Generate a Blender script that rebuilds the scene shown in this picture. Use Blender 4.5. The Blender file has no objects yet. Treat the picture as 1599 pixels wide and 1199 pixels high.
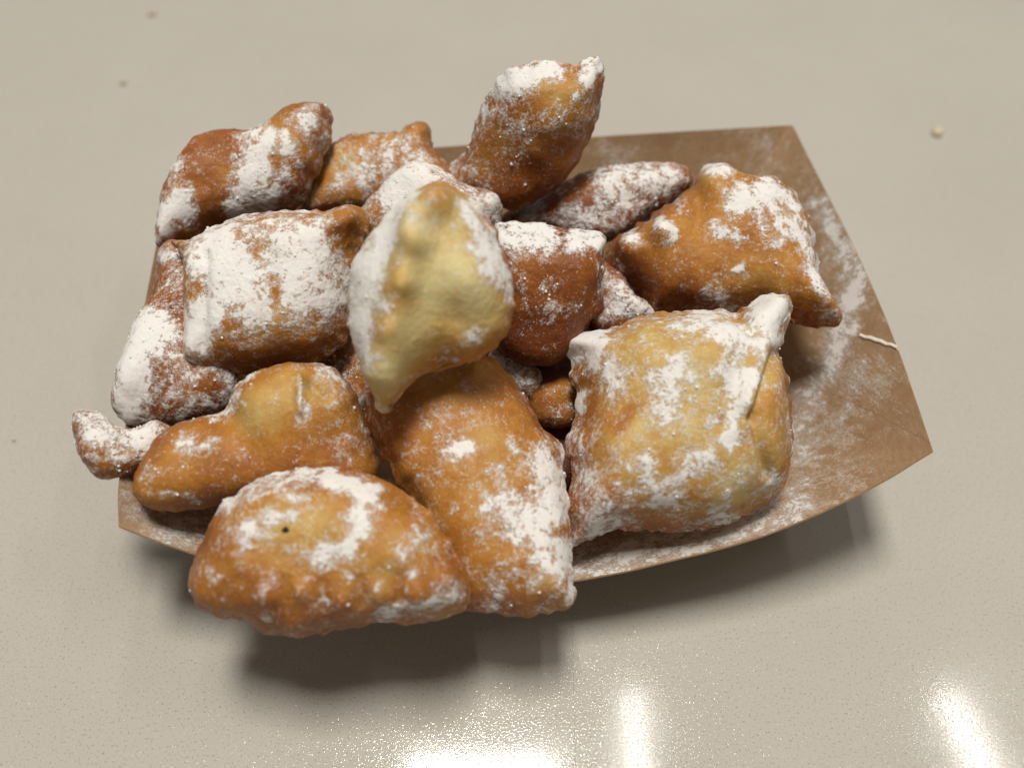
import bpy, math, random
import numpy as np
from mathutils import Vector, Matrix

# ------------------------------------------------------------------ camera, world, lamps
S = 0.01                                    # everything below is written in centimetres
sc = bpy.context.scene
COL = sc.collection
F_PX, CX, CY = 1456.0, 799.5, 599.5         # focal length / centre in pixels of the 1599 x 1199 photograph
PITCH, ROLL = math.radians(54.7), math.radians(1.08)
CAM = np.array([0.0, 0.0, 23.0])
fw = np.array([0, math.cos(PITCH), -math.sin(PITCH)])
rt0 = np.array([1.0, 0, 0]); up0 = np.cross(rt0, fw)
rt = math.cos(ROLL) * rt0 + math.sin(ROLL) * up0
up = -math.sin(ROLL) * rt0 + math.cos(ROLL) * up0

cd = bpy.data.cameras.new('camera'); cam = bpy.data.objects.new('camera', cd); COL.objects.link(cam)
cd.sensor_width = 36.0; cd.lens = 36.0 * F_PX / 1599.0
cd.clip_start = 0.01; cd.clip_end = 20.0
cam.matrix_world = Matrix(((rt[0], up[0], -fw[0], CAM[0] * S), (rt[1], up[1], -fw[1], CAM[1] * S),
                           (rt[2], up[2], -fw[2], CAM[2] * S), (0, 0, 0, 1)))
cd.dof.use_dof = True; cd.dof.focus_distance = 0.222; cd.dof.aperture_fstop = 7.0
sc.camera = cam

w = bpy.data.worlds.new('World'); sc.world = w; w.use_nodes = True
w.node_tree.nodes['Background'].inputs[0].default_value = (1.0, 0.94, 0.85, 1)
w.node_tree.nodes['Background'].inputs[1].default_value = 0.14
sc.view_settings.view_transform = 'Standard'; sc.view_settings.look = 'None'
sc.view_settings.exposure = 0.0; sc.view_settings.gamma = 1.0
sc.render.engine = 'CYCLES'
sc.cycles.use_denoising = True
sc.cycles.sample_clamp_indirect = 6.0

def lamp(name, x, y, z, sx, sy, watts, rz=0.0, col=(1.0, 0.95, 0.87)):
    ld = bpy.data.lights.new(name, 'AREA'); ld.shape = 'RECTANGLE'
    ld.size = sx * S; ld.size_y = sy * S; ld.energy = watts; ld.color = col
    o = bpy.data.objects.new(name, ld); COL.objects.link(o)
    o.location = (x * S, y * S, z * S); o.rotation_euler = (0, 0, rz)
    return o
lamp('ceiling_panel', -5, 26, 200, 33, 54, 36)
lamp('ceiling_tube', 30, 36, 200, 2.6, 66, 3.6, 0.0, (1.0, 0.97, 0.92))
lamp('ceiling_tube', 112, 38, 200, 4.5, 66, 5.0, math.radians(12), (1.0, 0.97, 0.92))

# ------------------------------------------------------------------ projection helpers
def ray(px, py):
    px = np.asarray(px, float); py = np.asarray(py, float)
    return fw + rt * ((px - CX) / F_PX)[..., None] - up * ((py - CY) / F_PX)[..., None]
def at_z(px, py, z):
    d = ray(px, py); t = (np.asarray(z, float) - CAM[2]) / d[..., 2]
    return CAM + d * t[..., None]
def project(P):
    q = P - CAM; dz = q @ fw
    return CX + F_PX * (q @ rt) / dz, CY - F_PX * (q @ up) / dz

# ------------------------------------------------------------------ gradient noise in numpy
def _hash(i, j, k, seed):
    h = (i.astype(np.int64) * 374761393 + j.astype(np.int64) * 668265263 + k.astype(np.int64) * 2147483647 + seed * 974711) & 0xffffffff
    h = ((h ^ (h >> 13)) * 1274126177) & 0xffffffff
    return (h ^ (h >> 16)) & 0xffffffff
def perlin(P, seed):
    P = np.asarray(P, np.float64); I = np.floor(P); f = P - I; I = I.astype(np.int64)
    u = f * f * f * (f * (f * 6 - 15) + 10)
    out = np.zeros(len(P))
    for dx in (0, 1):
        for dy in (0, 1):
            for dz in (0, 1):
                h = _hash(I[:, 0] + dx, I[:, 1] + dy, I[:, 2] + dz, seed)
                gx = ((h & 1023) / 511.5) - 1; gy = (((h >> 10) & 1023) / 511.5) - 1; gz = (((h >> 20) & 1023) / 511.5) - 1
                g = gx * (f[:, 0] - dx) + gy * (f[:, 1] - dy) + gz * (f[:, 2] - dz)
                wt = (u[:, 0] if dx else 1 - u[:, 0]) * (u[:, 1] if dy else 1 - u[:, 1]) * (u[:, 2] if dz else 1 - u[:, 2])
                out += g * wt
    return out * 1.5
def fbm(P, wavelength, octaves, seed, gain=0.5):
    out = 0; a = 1.0; q = P / wavelength; tot = 0
    for o in range(octaves):
        out = out + a * perlin(q + 17.3 * o, seed + o); tot += a
        a *= gain; q = q * 2.03
    return out / tot * 1.4
def sstep(a, b, x):
    t = np.clip((x - a) / (b - a), 0, 1); return t * t * (3 - 2 * t)

# ------------------------------------------------------------------ materials
def new_mat(name):
    m = bpy.data.materials.new(name); m.use_nodes = True
    nt = m.node_tree; return m, nt, nt.nodes['Principled BSDF']
class N:
    """small node-writing helper"""
    def __init__(s, nt): s.nt = nt
    def node(s, t, **kw):
        n = s.nt.nodes.new(t)
        for k, v in kw.items(): setattr(n, k, v)
        return n
    def link(s, a, b): s.nt.links.new(a, b)
    def put(s, sock, v):
        if hasattr(v, 'is_linked') or isinstance(v, bpy.types.NodeSocket): s.link(v, sock)
        else: sock.default_value = v
    def math(s, op, a, b=None, clamp=False):
        n = s.node('ShaderNodeMath', operation=op); n.use_clamp = clamp
        s.put(n.inputs[0], a)
        if b is not None: s.put(n.inputs[1], b)
        return n.outputs[0]
    def mix(s, f, a, b):
        n = s.node('ShaderNodeMix', data_type='RGBA')
        s.put(n.inputs[0], f); s.put(n.inputs[6], a); s.put(n.inputs[7], b)
        return n.outputs[2]
    def smooth(s, v, a, b):
        n = s.node('ShaderNodeMapRange', interpolation_type='SMOOTHSTEP')
        s.put(n.inputs[0], v); n.inputs[1].default_value = a; n.inputs[2].default_value = b
        return n.outputs[0]
    def noise(s, vec, scale, detail=3, rough=0.6):
        n = s.node('ShaderNodeTexNoise'); s.link(vec, n.inputs['Vector'])
        n.inputs['Scale'].default_value = scale; n.inputs['Detail'].default_value = detail; n.inputs['Roughness'].default_value = rough
        return n.outputs[0]
    def attr(s, name):
        n = s.node('ShaderNodeAttribute'); n.attribute_name = name; return n.outputs['Fac']
    def coords(s):
        tc = s.node('ShaderNodeTexCoord'); oi = s.node('ShaderNodeObjectInfo')
        v = s.node('ShaderNodeVectorMath', operation='ADD'); s.link(tc.outputs['Object'], v.inputs[0])
        c = s.node('ShaderNodeCombineXYZ'); 
        for i in range(3): s.link(oi.outputs['Random'], c.inputs[i])
        s.link(c.outputs[0], v.inputs[1]); return v.outputs[0]

WHITE = (0.80, 0.785, 0.76, 1)
def dough_material():
    m, nt, b = new_mat('fried_dough_with_sugar'); n = N(nt)
    co = n.coords()
    br = n.attr('brown'); pw = n.attr('sugar')
    n1 = n.noise(co, 260, 4, 0.6); n3b = n.noise(co, 800, 3, 0.65)
    brn = n.math('ADD', br, n.math('ADD', n.math('MULTIPLY', n.math('SUBTRACT', n1, 0.5), 0.22), n.math('MULTIPLY', n.math('SUBTRACT', n3b, 0.5), 0.22)))
    ramp = n.node('ShaderNodeValToRGB'); n.link(brn, ramp.inputs[0])
    e = ramp.color_ramp.elements
    e[0].position = 0.0; e[0].color = (0.62, 0.525, 0.25, 1)
    e[1].position = 1.0; e[1].color = (0.075, 0.018, 0.006, 1)
    for p, c in ((0.22, (0.53, 0.345, 0.105)), (0.42, (0.43, 0.187, 0.030)), (0.62, (0.29, 0.092, 0.016)), (0.8, (0.165, 0.042, 0.009))):
        x = e.new(p); x.color = (*c, 1)
    # pores and blisters
    n2 = n.noise(co, 1500, 3, 0.6)
    dough = n.mix(n.smooth(n2, 0.60, 0.75), ramp.outputs[0], n.mix(0.5, ramp.outputs[0], (0.70, 0.45, 0.20, 1)))
    f1 = n.noise(co, 1500, 4, 0.75)       # half-millimetre clumps
    f2 = n.noise(co, 3600, 2, 0.65)       # single grains
    fine = n.math('ADD', n.math('MULTIPLY', n.math('SUBTRACT', f1, 0.5), 1.35), n.math('MULTIPLY', n.math('SUBTRACT', f2, 0.5), 0.7))
    fine = n.math('MULTIPLY', fine, n.math('ADD', -0.35, n.math('MULTIPLY', n1, 2.7)))     # crisp in places, drifting softly in others
    cover = n.math('MULTIPLY', n.smooth(n.math('ADD', pw, fine), 0.28, 0.78), 0.96)
    speck = n.math('ADD', n.math('MULTIPLY', pw, 0.8), n.math('ADD', n.math('MULTIPLY', n.math('SUBTRACT', f2, 0.5), 2.6), n.math('MULTIPLY', n.math('SUBTRACT', f1, 0.5), 0.9)))
    speck = n.math('MULTIPLY', n.smooth(speck, 0.31, 0.55), 0.70)
    film = n.math('MULTIPLY', n.smooth(n.math('ADD', pw, n.math('MULTIPLY', fine, 0.6)), 0.10, 0.65), 0.42)
    a = n.math('MAXIMUM', cover, n.math('MAXIMUM', speck, film))
    col = n.mix(a, dough, WHITE)
    n.link(col, b.inputs['Base Color'])
    n.link(n.math('ADD', 0.53, n.math('MULTIPLY', a, 0.45), True), b.inputs['Roughness'])
    b.inputs['Specular IOR Level'].default_value = 0.30
    b.inputs['Subsurface Weight'].default_value = 0.22
    b.inputs['Subsurface Radius'].default_value = (1.0, 0.45, 0.15)
    b.inputs['Subsurface Scale'].default_value = 0.0022
    h = n.math('ADD', n.math('MULTIPLY', n.math('ADD', cover, n.math('MULTIPLY', f1, 0.35)), 0.00017), n.math('MULTIPLY', n.math('ADD', n.math('MULTIPLY', n1, 0.9), n.math('ADD', n.math('MULTIPLY', f1, 0.35), n.math('MULTIPLY', n3b, 0.55))), 0.00030))
    bp = n.node('ShaderNodeBump'); bp.inputs['Strength'].default_value = 0.75; bp.inputs['Distance'].default_value = 1.0
    n.link(h, bp.inputs['Height']); n.link(bp.outputs[0], b.inputs['Normal'])
    return m
def sugar_material():
    m, nt, b = new_mat('icing_sugar'); n = N(nt)
    co = n.coords(); f = n.noise(co, 3000, 3, 0.7)
    n.link(n.mix(f, (0.74, 0.72, 0.68, 1), (0.83, 0.81, 0.78, 1)), b.inputs['Base Color'])
    b.inputs['Roughness'].default_value = 1.0; b.inputs['Specular IOR Level'].default_value = 0.1
    return m
def kraft_material():
    m, nt, b = new_mat('brown_kraft_paper'); n = N(nt)
    co = n.coords(); pw = n.attr('sugar')
    st = n.node('ShaderNodeMapping'); st.inputs['Scale'].default_value = (1, 0.35, 1); n.link(co, st.inputs[0])
    f = n.noise(st.outputs[0], 900, 5, 0.7); g = n.noise(co, 130, 5, 0.65)
    base = n.mix(f, (0.20, 0.115, 0.056, 1), (0.47, 0.31, 0.175, 1))
    base = n.mix(n.math('MULTIPLY', n.smooth(g, 0.45, 0.7), 0.35), base, (0.27, 0.14, 0.06, 1))
    f1 = n.noise(co, 1100, 4, 0.75); f2 = n.noise(co, 3300, 2, 0.65)
    fine = n.math('ADD', n.math('MULTIPLY', n.math('SUBTRACT', f1, 0.5), 1.6), n.math('MULTIPLY', n.math('SUBTRACT', f2, 0.5), 0.8))
    cover = n.math('MULTIPLY', n.smooth(n.math('ADD', pw, fine), 0.44, 0.66), 0.85)
    speck = n.math('ADD', n.math('MULTIPLY', pw, 0.8), n.math('ADD', n.math('MULTIPLY', n.math('SUBTRACT', f2, 0.5), 2.4), n.math('MULTIPLY', n.math('SUBTRACT', f1, 0.5), 0.9)))
    a = n.math('MAXIMUM', cover, n.math('MAXIMUM', n.math('MULTIPLY', n.smooth(speck, 0.30, 0.60), 0.6), n.math('MULTIPLY', n.smooth(n.math('ADD', pw, fine), 0.0, 0.7), 0.40)))
    n.link(n.mix(a, base, WHITE), b.inputs['Base Color'])
    b.inputs['Roughness'].default_value = 0.72; b.inputs['Specular IOR Level'].default_value = 0.3
    h = n.math('ADD', n.math('MULTIPLY', cover, 0.0002), n.math('MULTIPLY', f, 0.00008))
    bp = n.node('ShaderNodeBump'); bp.inputs['Distance'].default_value = 1.0; bp.inputs['Strength'].default_value = 0.7
    n.link(h, bp.inputs['Height']); n.link(bp.outputs[0], b.inputs['Normal'])
    return m
def plain_material(name, col, rough=0.8):
    m, nt, b = new_mat(name); n = N(nt); co = n.coords()
    f = n.noise(co, 1500, 4, 0.7)
    n.link(n.mix(f, tuple(0.75 * c for c in col) + (1,), tuple(1.15 * c for c in col) + (1,)), b.inputs['Base Color'])
    b.inputs['Roughness'].default_value = rough
    return m
def table_material():
    m, nt, b = new_mat('glossy_speckled_laminate'); n = N(nt)
    tc = n.node('ShaderNodeTexCoord'); co = tc.outputs['Object']
    g = n.noise(co, 14, 3, 0.6)
    base = n.mix(g, (0.445, 0.421, 0.372, 1), (0.505, 0.482, 0.430, 1))
    s1 = n.noise(co, 1700, 2, 0.5)
    base = n.mix(n.math('MULTIPLY', n.smooth(s1, 0.57, 0.70), 0.60), base, (0.27, 0.22, 0.155, 1))
    s2 = n.noise(co, 2100, 2, 0.5)
    base = n.mix(n.math('MULTIPLY', n.smooth(s2, 0.60, 0.72), 0.45), base, (0.62, 0.56, 0.47, 1))
    n.link(base, b.inputs['Base Color'])
    sm = n.noise(co, 9, 4, 0.7)
    n.link(n.math('ADD', 0.06, n.math('MULTIPLY', n.smooth(sm, 0.35, 0.75), 0.06)), b.inputs['Roughness'])
    b.inputs['Specular IOR Level'].default_value = 0.5
    o1 = n.noise(co, 620, 2, 0.5); o2 = n.noise(co, 2600, 2, 0.6)
    o3 = n.math('POWER', n.noise(co, 2100, 1, 0.5), 11.0)
    h = n.math('ADD', n.math('ADD', n.math('MULTIPLY', o1, 0.0000018), n.math('MULTIPLY', o2, 0.0000013)), n.math('MULTIPLY', o3, 0.00042))
    bp = n.node('ShaderNodeBump'); bp.inputs['Distance'].default_value = 1.0; bp.inputs['Strength'].default_value = 1.0
    n.link(h, bp.inputs['Height']); n.link(bp.outputs[0], b.inputs['Normal'])
    return m

M_DOUGH = dough_material(); M_SUGAR = sugar_material(); M_KRAFT = kraft_material(); M_TABLE = table_material()
M_TORN = plain_material('torn_pale_paper_edge', (0.80, 0.74, 0.66))
M_CRUMB_PALE = plain_material('pale_crumb', (0.68, 0.58, 0.36)); M_CRUMB_TAN = plain_material('tan_crumb', (0.55, 0.47, 0.35))
M_CHAR = plain_material('charred_speck', (0.012, 0.011, 0.011), 0.7)

# ------------------------------------------------------------------ mesh helpers
def mesh_object(name, verts_cm, faces, mat, parent=None, attrs=None, origin=(0, 0, 0), smooth=True):
    """one mesh object; verts in cm in world space, origin in cm"""
    o3 = np.asarray(origin, float)
    me = bpy.data.meshes.new(name)
    V = ((np.asarray(verts_cm) - o3) * S).astype(np.float32)
    if isinstance(faces, tuple):                       # (quads, tris) arrays: fast path
        q, t = faces
        loops = np.concatenate([q.ravel(), t.ravel()]).astype(np.int32)
        starts = np.concatenate([np.arange(len(q)) * 4, len(q) * 4 + np.arange(len(t)) * 3]).astype(np.int32)
        me.vertices.add(len(V)); me.vertices.foreach_set('co', V.ravel())
        me.loops.add(len(loops)); me.loops.foreach_set('vertex_index', loops)
        me.polygons.add(len(starts)); me.polygons.foreach_set('loop_start', starts)
        me.update(calc_edges=True)
    else:
        me.from_pydata(V.tolist(), [], faces); me.update()
    if smooth: me.polygons.foreach_set('use_smooth', np.ones(len(me.polygons), bool))
    for k, a in (attrs or {}).items():
        at = me.attributes.new(k, 'FLOAT', 'POINT'); at.data.foreach_set('value', a.astype(np.float32))
    me.materials.append(mat); me.validate()
    ob = bpy.data.objects.new(name, me); COL.objects.link(ob)
    if parent is not None:
        ob.parent = parent
        po = np.array(parent['_o']) if '_o' in parent else np.zeros(3)
        ob.location = tuple((o3 - po) * S)
    else:
        ob.location = tuple(o3 * S)
    return ob
def closed_spline(pts, n):
    """centripetal-ish Catmull-Rom through closed points, n samples of equal length"""
    p = np.asarray(pts, float); m = len(p); out = []
    for i in range(m):
        a, b_, c, d = p[i - 1], p[i], p[(i + 1) % m], p[(i + 2) % m]
        t = np.linspace(0, 1, 24, endpoint=False)[:, None]
        out.append(0.5 * (2 * b_ + (c - a) * t + (2 * a - 5 * b_ + 4 * c - d) * t**2 + (3 * b_ - a - 3 * c + d) * t**3))
    q = np.vstack(out); q = np.vstack([q, q[:1]])
    s = np.concatenate([[0], np.cumsum(np.linalg.norm(np.diff(q[:, :2], axis=0), axis=1))])
    u = np.linspace(0, s[-1], n, endpoint=False)
    return np.stack([np.interp(u, s, q[:, k]) for k in range(q.shape[1])], 1)
def vertex_normals(V, quads, tris):
    Nn = np.zeros_like(V)
    for F in (quads, tris):
        if len(F) == 0: continue
        a, b_, c = V[F[:, 0]], V[F[:, 1]], V[F[:, 2]]
        fn = np.cross(b_ - a, c - a) if F.shape[1] == 3 else np.cross(c - a, V[F[:, 3]] - b_)
        for k in range(F.shape[1]):
            for ax in range(3): Nn[:, ax] += np.bincount(F[:, k], fn[:, ax], len(V))
    return Nn / np.maximum(np.linalg.norm(Nn, axis=1, keepdims=True), 1e-12)

ICO = None
def ico():
    global ICO
    if ICO is None:
        p = (1 + 5**0.5) / 2
        v = np.array([(-1, p, 0), (1, p, 0), (-1, -p, 0), (1, -p, 0), (0, -1, p), (0, 1, p), (0, -1, -p), (0, 1, -p), (p, 0, -1), (p, 0, 1), (-p, 0, -1), (-p, 0, 1)])
        f = np.array([(0, 11, 5), (0, 5, 1), (0, 1, 7), (0, 7, 10), (0, 10, 11), (1, 5, 9), (5, 11, 4), (11, 10, 2), (10, 7, 6), (7, 1, 8), (3, 9, 4), (3, 4, 2), (3, 2, 6), (3, 6, 8), (3, 8, 9), (4, 9, 5), (2, 4, 11), (6, 2, 10), (8, 6, 7), (9, 8, 1)])
        ICO = v / np.linalg.norm(v[0]), f
    return ICO

def dough_shell(outline, centre, T, Tb, seed, pleat=0.0, plump=0.55, crimp=0.026, crimp_len=0.42, feats=(), rough=1.0,
                brown=0.45, edge_brown=0.15, tones=(), sugar=-0.25, strokes=(), up_sugar=0.1, NA=340, K=84, KB=16, pinch=0.0, edge_sugar=0.1):
    """a closed pillow of fried dough.
    outline: (px, py, height above the table in cm) round its seam; T, Tb: bulge above / below the seam plane."""
    rng = np.random.default_rng(seed)
    sp = closed_spline(outline, NA)
    P = at_z(sp[:, 0], sp[:, 1], sp[:, 2])
    c = at_z(*[np.array([float(x)]) for x in centre])[0]
    # best plane of the seam, facing the open side
    U, s_, Vt = np.linalg.svd(P - P.mean(0)); nrm = Vt[2]
    if nrm @ (CAM - c) < 0: nrm = -nrm
    e1 = Vt[0]; e2 = np.cross(nrm, e1)
    flat = np.stack([(P - c) @ e1, (P - c) @ e2], 1); wout = (P - c) @ nrm
    # crimped seam: small scallops along the outline
    tg = np.roll(flat, -1, 0) - np.roll(flat, 1, 0); tg /= np.linalg.norm(tg, axis=1, keepdims=True)
    on = np.stack([tg[:, 1], -tg[:, 0]], 1)
    if (on * flat).sum() < 0: on = -on
    ln = np.concatenate([[0], np.cumsum(np.linalg.norm(np.diff(flat, axis=0), axis=1))])
    per = ln[-1]; kk = max(3, round(per / crimp_len)); ph = 2 * np.pi * ln / per
    wob = fbm(P, 0.9, 2, seed + 5)
    flat = flat + on * (crimp * (0.32 * np.sin(kk * ph + 7 * wob) + 1.3 * fbm(P, 0.35, 2, seed + 9)))[:, None]
    # rings
    r = 1 - (1 - np.linspace(0, 1, K + 1))**1.35; r = r[1:]
    rb = np.linspace(0, 1, KB + 1)[1:-1][::-1]
    base2 = np.stack([(P - c) @ e1, (P - c) @ e2], 1); hw = NA // 14
    inner = np.mean([np.roll(base2, k, 0) for k in range(-hw, hw + 1)], 0)
    def ring(x): return (inner * (1 - x**2.2) + flat * x**2.2) * x
    q = np.vstack([np.zeros((1, 2))] + [ring(x) for x in r])
    qb = np.vstack([ring(x) for x in rb] + [np.zeros((1, 2))])
    fine = np.vstack([flat + (np.roll(flat, -1, 0) - flat) * t for t in (0, 0.25, 0.5, 0.75)]).astype(np.float32)
    wf = np.concatenate([wout + (np.roll(wout, -1) - wout) * t for t in (0, 0.25, 0.5, 0.75)]).astype(np.float32)
    def soft_dist(Q):
        out = np.zeros(len(Q)); wo = np.zeros(len(Q))
        for i in range(0, len(Q), 4000):
            d2 = ((Q[i:i + 4000, None, :].astype(np.float32) - fine[None])**2).sum(2) + 1e-6
            g = 1 / (d2 * d2); sm = g.sum(1)
            out[i:i + 4000] = (sm / len(fine))**(-1 / 3.0)
            g = 1 / (d2 * np.sqrt(d2)); wo[i:i + 4000] = (g @ wf) / g.sum(1)
        return out, wo
    d, wq = soft_dist(q); d[-NA:] = 0; wq[-NA:] = wout 
    dmax = np.percentile(d, 97); e = np.clip(d / dmax, 0, 1)
    h = T * (1 - (1 - e)**2)**plump
    if pleat:
        er = e[1:].reshape(K, NA); some = 0.15 + 0.85 * sstep(-0.15, 0.45, fbm(P, 1.8, 2, seed + 7))
        h[1:] *= (1 - 0.75 * pleat * np.exp(-(er / 0.15)**2) * (some * (0.5 + 0.5 * np.sin(kk * ph + 7 * wob)))[None]).ravel()
    if pinch: h *= (1 - pinch * np.exp(-(e / 0.16)**2))
    db, wb = soft_dist(qb); eb = np.clip(db / dmax, 0, 1); hb = Tb * (1 - (1 - eb)**2)**0.6
    V = np.vstack([c + q[:, :1] * e1 + q[:, 1:] * e2 + (wq + h)[:, None] * nrm,
                   c + qb[:, :1] * e1 + qb[:, 1:] * e2 + (wb - hb)[:, None] * nrm])
    nt = 1 + K * NA; nb = len(qb)
    j = np.arange(NA); j1 = (j + 1) % NA
    quads = [np.stack([1 + k * NA + j, 1 + (k + 1) * NA + j, 1 + (k + 1) * NA + j1, 1 + k * NA + j1], 1) for k in range(K - 1)]
    last = 1 + (K - 1) * NA; prev = last
    for k in range(len(rb)):
        cur = nt + k * NA
        quads.append(np.stack([prev + j, cur + j, cur + j1, prev + j1], 1)); prev = cur
    tris = np.vstack([np.stack([np.zeros(NA, int), 1 + j, 1 + j1], 1), np.stack([np.full(NA, nt + nb - 1), prev + j1, prev + j], 1)])
    quads = np.vstack(quads)
    a0 = (np.roll(flat, -1, 0)[:, 0] * flat[:, 1] - np.roll(flat, -1, 0)[:, 1] * flat[:, 0]).sum()
    if a0 > 0: quads = quads[:, ::-1].copy(); tris = tris[:, ::-1].copy()
    top = np.zeros(len(V), bool); top[:nt] = True
    eall = np.concatenate([e, eb])
    # lumps of the dough
    nr = vertex_normals(V, quads, tris)
    V = V + nr * ((0.12 * fbm(V, 1.9, 2, seed) + 0.03 * fbm(V, 0.75, 2, seed + 3)) * rough * (0.25 + 0.75 * np.minimum(1, eall * 2.5)))[:, None]
    V = V + nr * (0.012 * np.maximum(0, perlin(V / 0.20, seed + 13))**1.5 + 0.005 * fbm(V, 0.25, 2, seed + 15))[:, None]
    # placed knobs, ridges, dents: (px, py, radius px, height cm[, px2, py2])
    x0, y0 = project(V)
    for ft in feats:
        fx, fy, fr, fh = ft[:4]
        if len(ft) == 6:
            bx, by = ft[4] - fx, ft[5] - fy
            t = np.clip(((x0 - fx) * bx + (y0 - fy) * by) / (bx * bx + by * by), 0, 1)
            dd = (x0 - fx - t * bx)**2 + (y0 - fy - t * by)**2
        else: dd = (x0 - fx)**2 + (y0 - fy)**2
        V = V + nr * (np.where(top, fh * np.exp(-dd / (fr * fr)), 0))[:, None]
    nr = vertex_normals(V, quads, tris)
    # how brown each spot is: frying, plus shade painted in by some tones
    bz = brown + 0.18 * fbm(V, 1.5, 3, seed + 21, 0.6) + edge_brown * np.exp(-(eall / 0.22)**2) - 0.0
    for t in tones:
        tx, ty, tr, ta = t[:4]; rr = (x0 - tx)**2 + (y0 - ty)**2 if len(t) == 4 else None
        if rr is None:
            bx, by = t[4] - tx, t[5] - ty; u = np.clip(((x0 - tx) * bx + (y0 - ty) * by) / (bx * bx + by * by), 0, 1)
            rr = (x0 - tx - u * bx)**2 + (y0 - ty - u * by)**2
        bz = bz + np.where(top, ta * np.exp(-rr / (tr * tr)), 0)
    bz = np.where(top, bz, brown + 0.15)
    # icing sugar: base level, what settled on upward faces, and the patches where it lies
    warpx = 16 * fbm(V, 0.5, 3, seed + 31); warpy = 16 * fbm(V, 0.5, 3, seed + 41)
    D = np.full(len(V), float(sugar)) + up_sugar * np.clip(nr[:, 2], -1, 1) + edge_sugar * np.exp(-(eall / 0.12)**2)
    acc = np.zeros(len(V))
    for t in strokes:
        tx, ty, tr, ta = t[:4]; X = x0 + warpx; Y = y0 + warpy
        if len(t) == 6:
            bx, by = t[4] - tx, t[5] - ty; u = np.clip(((X - tx) * bx + (Y - ty) * by) / (bx * bx + by * by), 0, 1)
            rr = (X - tx - u * bx)**2 + (Y - ty - u * by)**2
        else: rr = (X - tx)**2 + (Y - ty)**2
        g = (1.22 if ta > 0 else 1.0) * ta * np.exp(-(rr / (1.15 * tr * tr)))
        acc = np.where(top, np.maximum(acc, g) if ta > 0 else acc + g, acc)
    acc = np.minimum(acc, 0.95)
    D = D + acc + 0.44 * fbm(V, 0.70, 3, seed + 51, 0.6) + 0.58 * fbm(V, 0.26, 3, seed + 61, 0.75) + 0.36 * fbm(V, 0.09, 2, seed + 66, 0.8)
    thick = sstep(0.30, 1.0, D)
    V = V + nr * (thick * (0.013 + 0.011 * fbm(V, 0.11, 3, seed + 71, 0.7)) + 0.006 * fbm(V, 0.10, 2, seed + 81))[:, None]
    return V, quads, tris, top, np.clip(bz, 0, 1), np.clip(D, -0.6, 1.2), nr

def sugar_clumps(V, nr, D, top, seed, count, parent):
    rng = np.random.default_rng(seed + 900)
    wgt = np.where(top, np.clip(D - 0.05, 0, 0.6), 0) * np.clip(nr[:, 2] + 0.6, 0, 1.6)
    if wgt.sum() <= 0 or count < 1: return
    idx = rng.choice(len(V), count, p=wgt / wgt.sum())
    iv, fc = ico(); vs, fs = [], []
    for k, i in enumerate(idx):
        rad = 0.012 + 0.030 * rng.random()**3
        v = iv * rad * (0.75 + 0.5 * rng.random((12, 1))) * np.array([1, 1, 1])
        vs.append(V[i] + nr[i] * rad * 0.1 + v); fs.append(fc + 12 * k)
    F = np.vstack(fs)
    ob = mesh_object('sugar_clumps', np.vstack(vs), (np.zeros((0, 4), int), F), M_SUGAR, parent, origin=parent['_o'])
    ob['kind'] = 'stuff'

GROUP = 'sugared fried dough pillows heaped in the paper tray'
def pastry(label, outline, centre, T, Tb, seed, clumps=70, **kw):
    V, q, t, top, bz, D, nr = dough_shell(outline, centre, T, Tb, seed, **kw)
    o = np.array([V[:, 0].mean(), V[:, 1].mean(), V[:, 2].min()])
    ob = mesh_object('fried_pastry', V, (q, t), M_DOUGH, None, {'brown': bz, 'sugar': D}, o)
    ob['label'] = label; ob['category'] = 'pastry'; ob['group'] = GROUP; ob['_o'] = o.tolist()
    sugar_clumps(V, nr, D, top, seed, clumps, ob)
    return ob
# ------------------------------------------------------------------ the table
def slab(name, poly, zt, th, bev):
    """a table board with a fine arris; poly counter-clockwise in plan"""
    p = np.array(poly, float); n = len(p); d = np.roll(p, -1, 0) - p; d /= np.linalg.norm(d, axis=1, keepdims=True)
    nin = np.stack([-d[:, 1], d[:, 0]], 1); ins = p + (nin + np.roll(nin, 1, 0)) * bev
    v = [(*q, zt - th) for q in p] + [(*q, zt - bev) for q in p] + [(*q, zt) for q in ins]
    f = [tuple(range(n))[::-1], tuple(range(2 * n, 3 * n))]
    for k in (0, n): f += [(k + i, k + (i + 1) % n, k + n + (i + 1) % n, k + n + i) for i in range(n)]
    o = mesh_object(name, v, f, M_TABLE, smooth=False); o['kind'] = 'structure'; return o
# two boards meet in a joint that opens a little towards the near side
slab('table_top', [(-90, -40), (1.650, -40), (1.6596, 20), (1.6596, 150), (-90, 150)], 0.0, 2.5, 0.002)
slab('table_top', [(1.662, -40), (90, -40), (90, 150), (1.6600, 150), (1.6600, 20)], 0.0, 2.5, 0.002)

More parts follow.
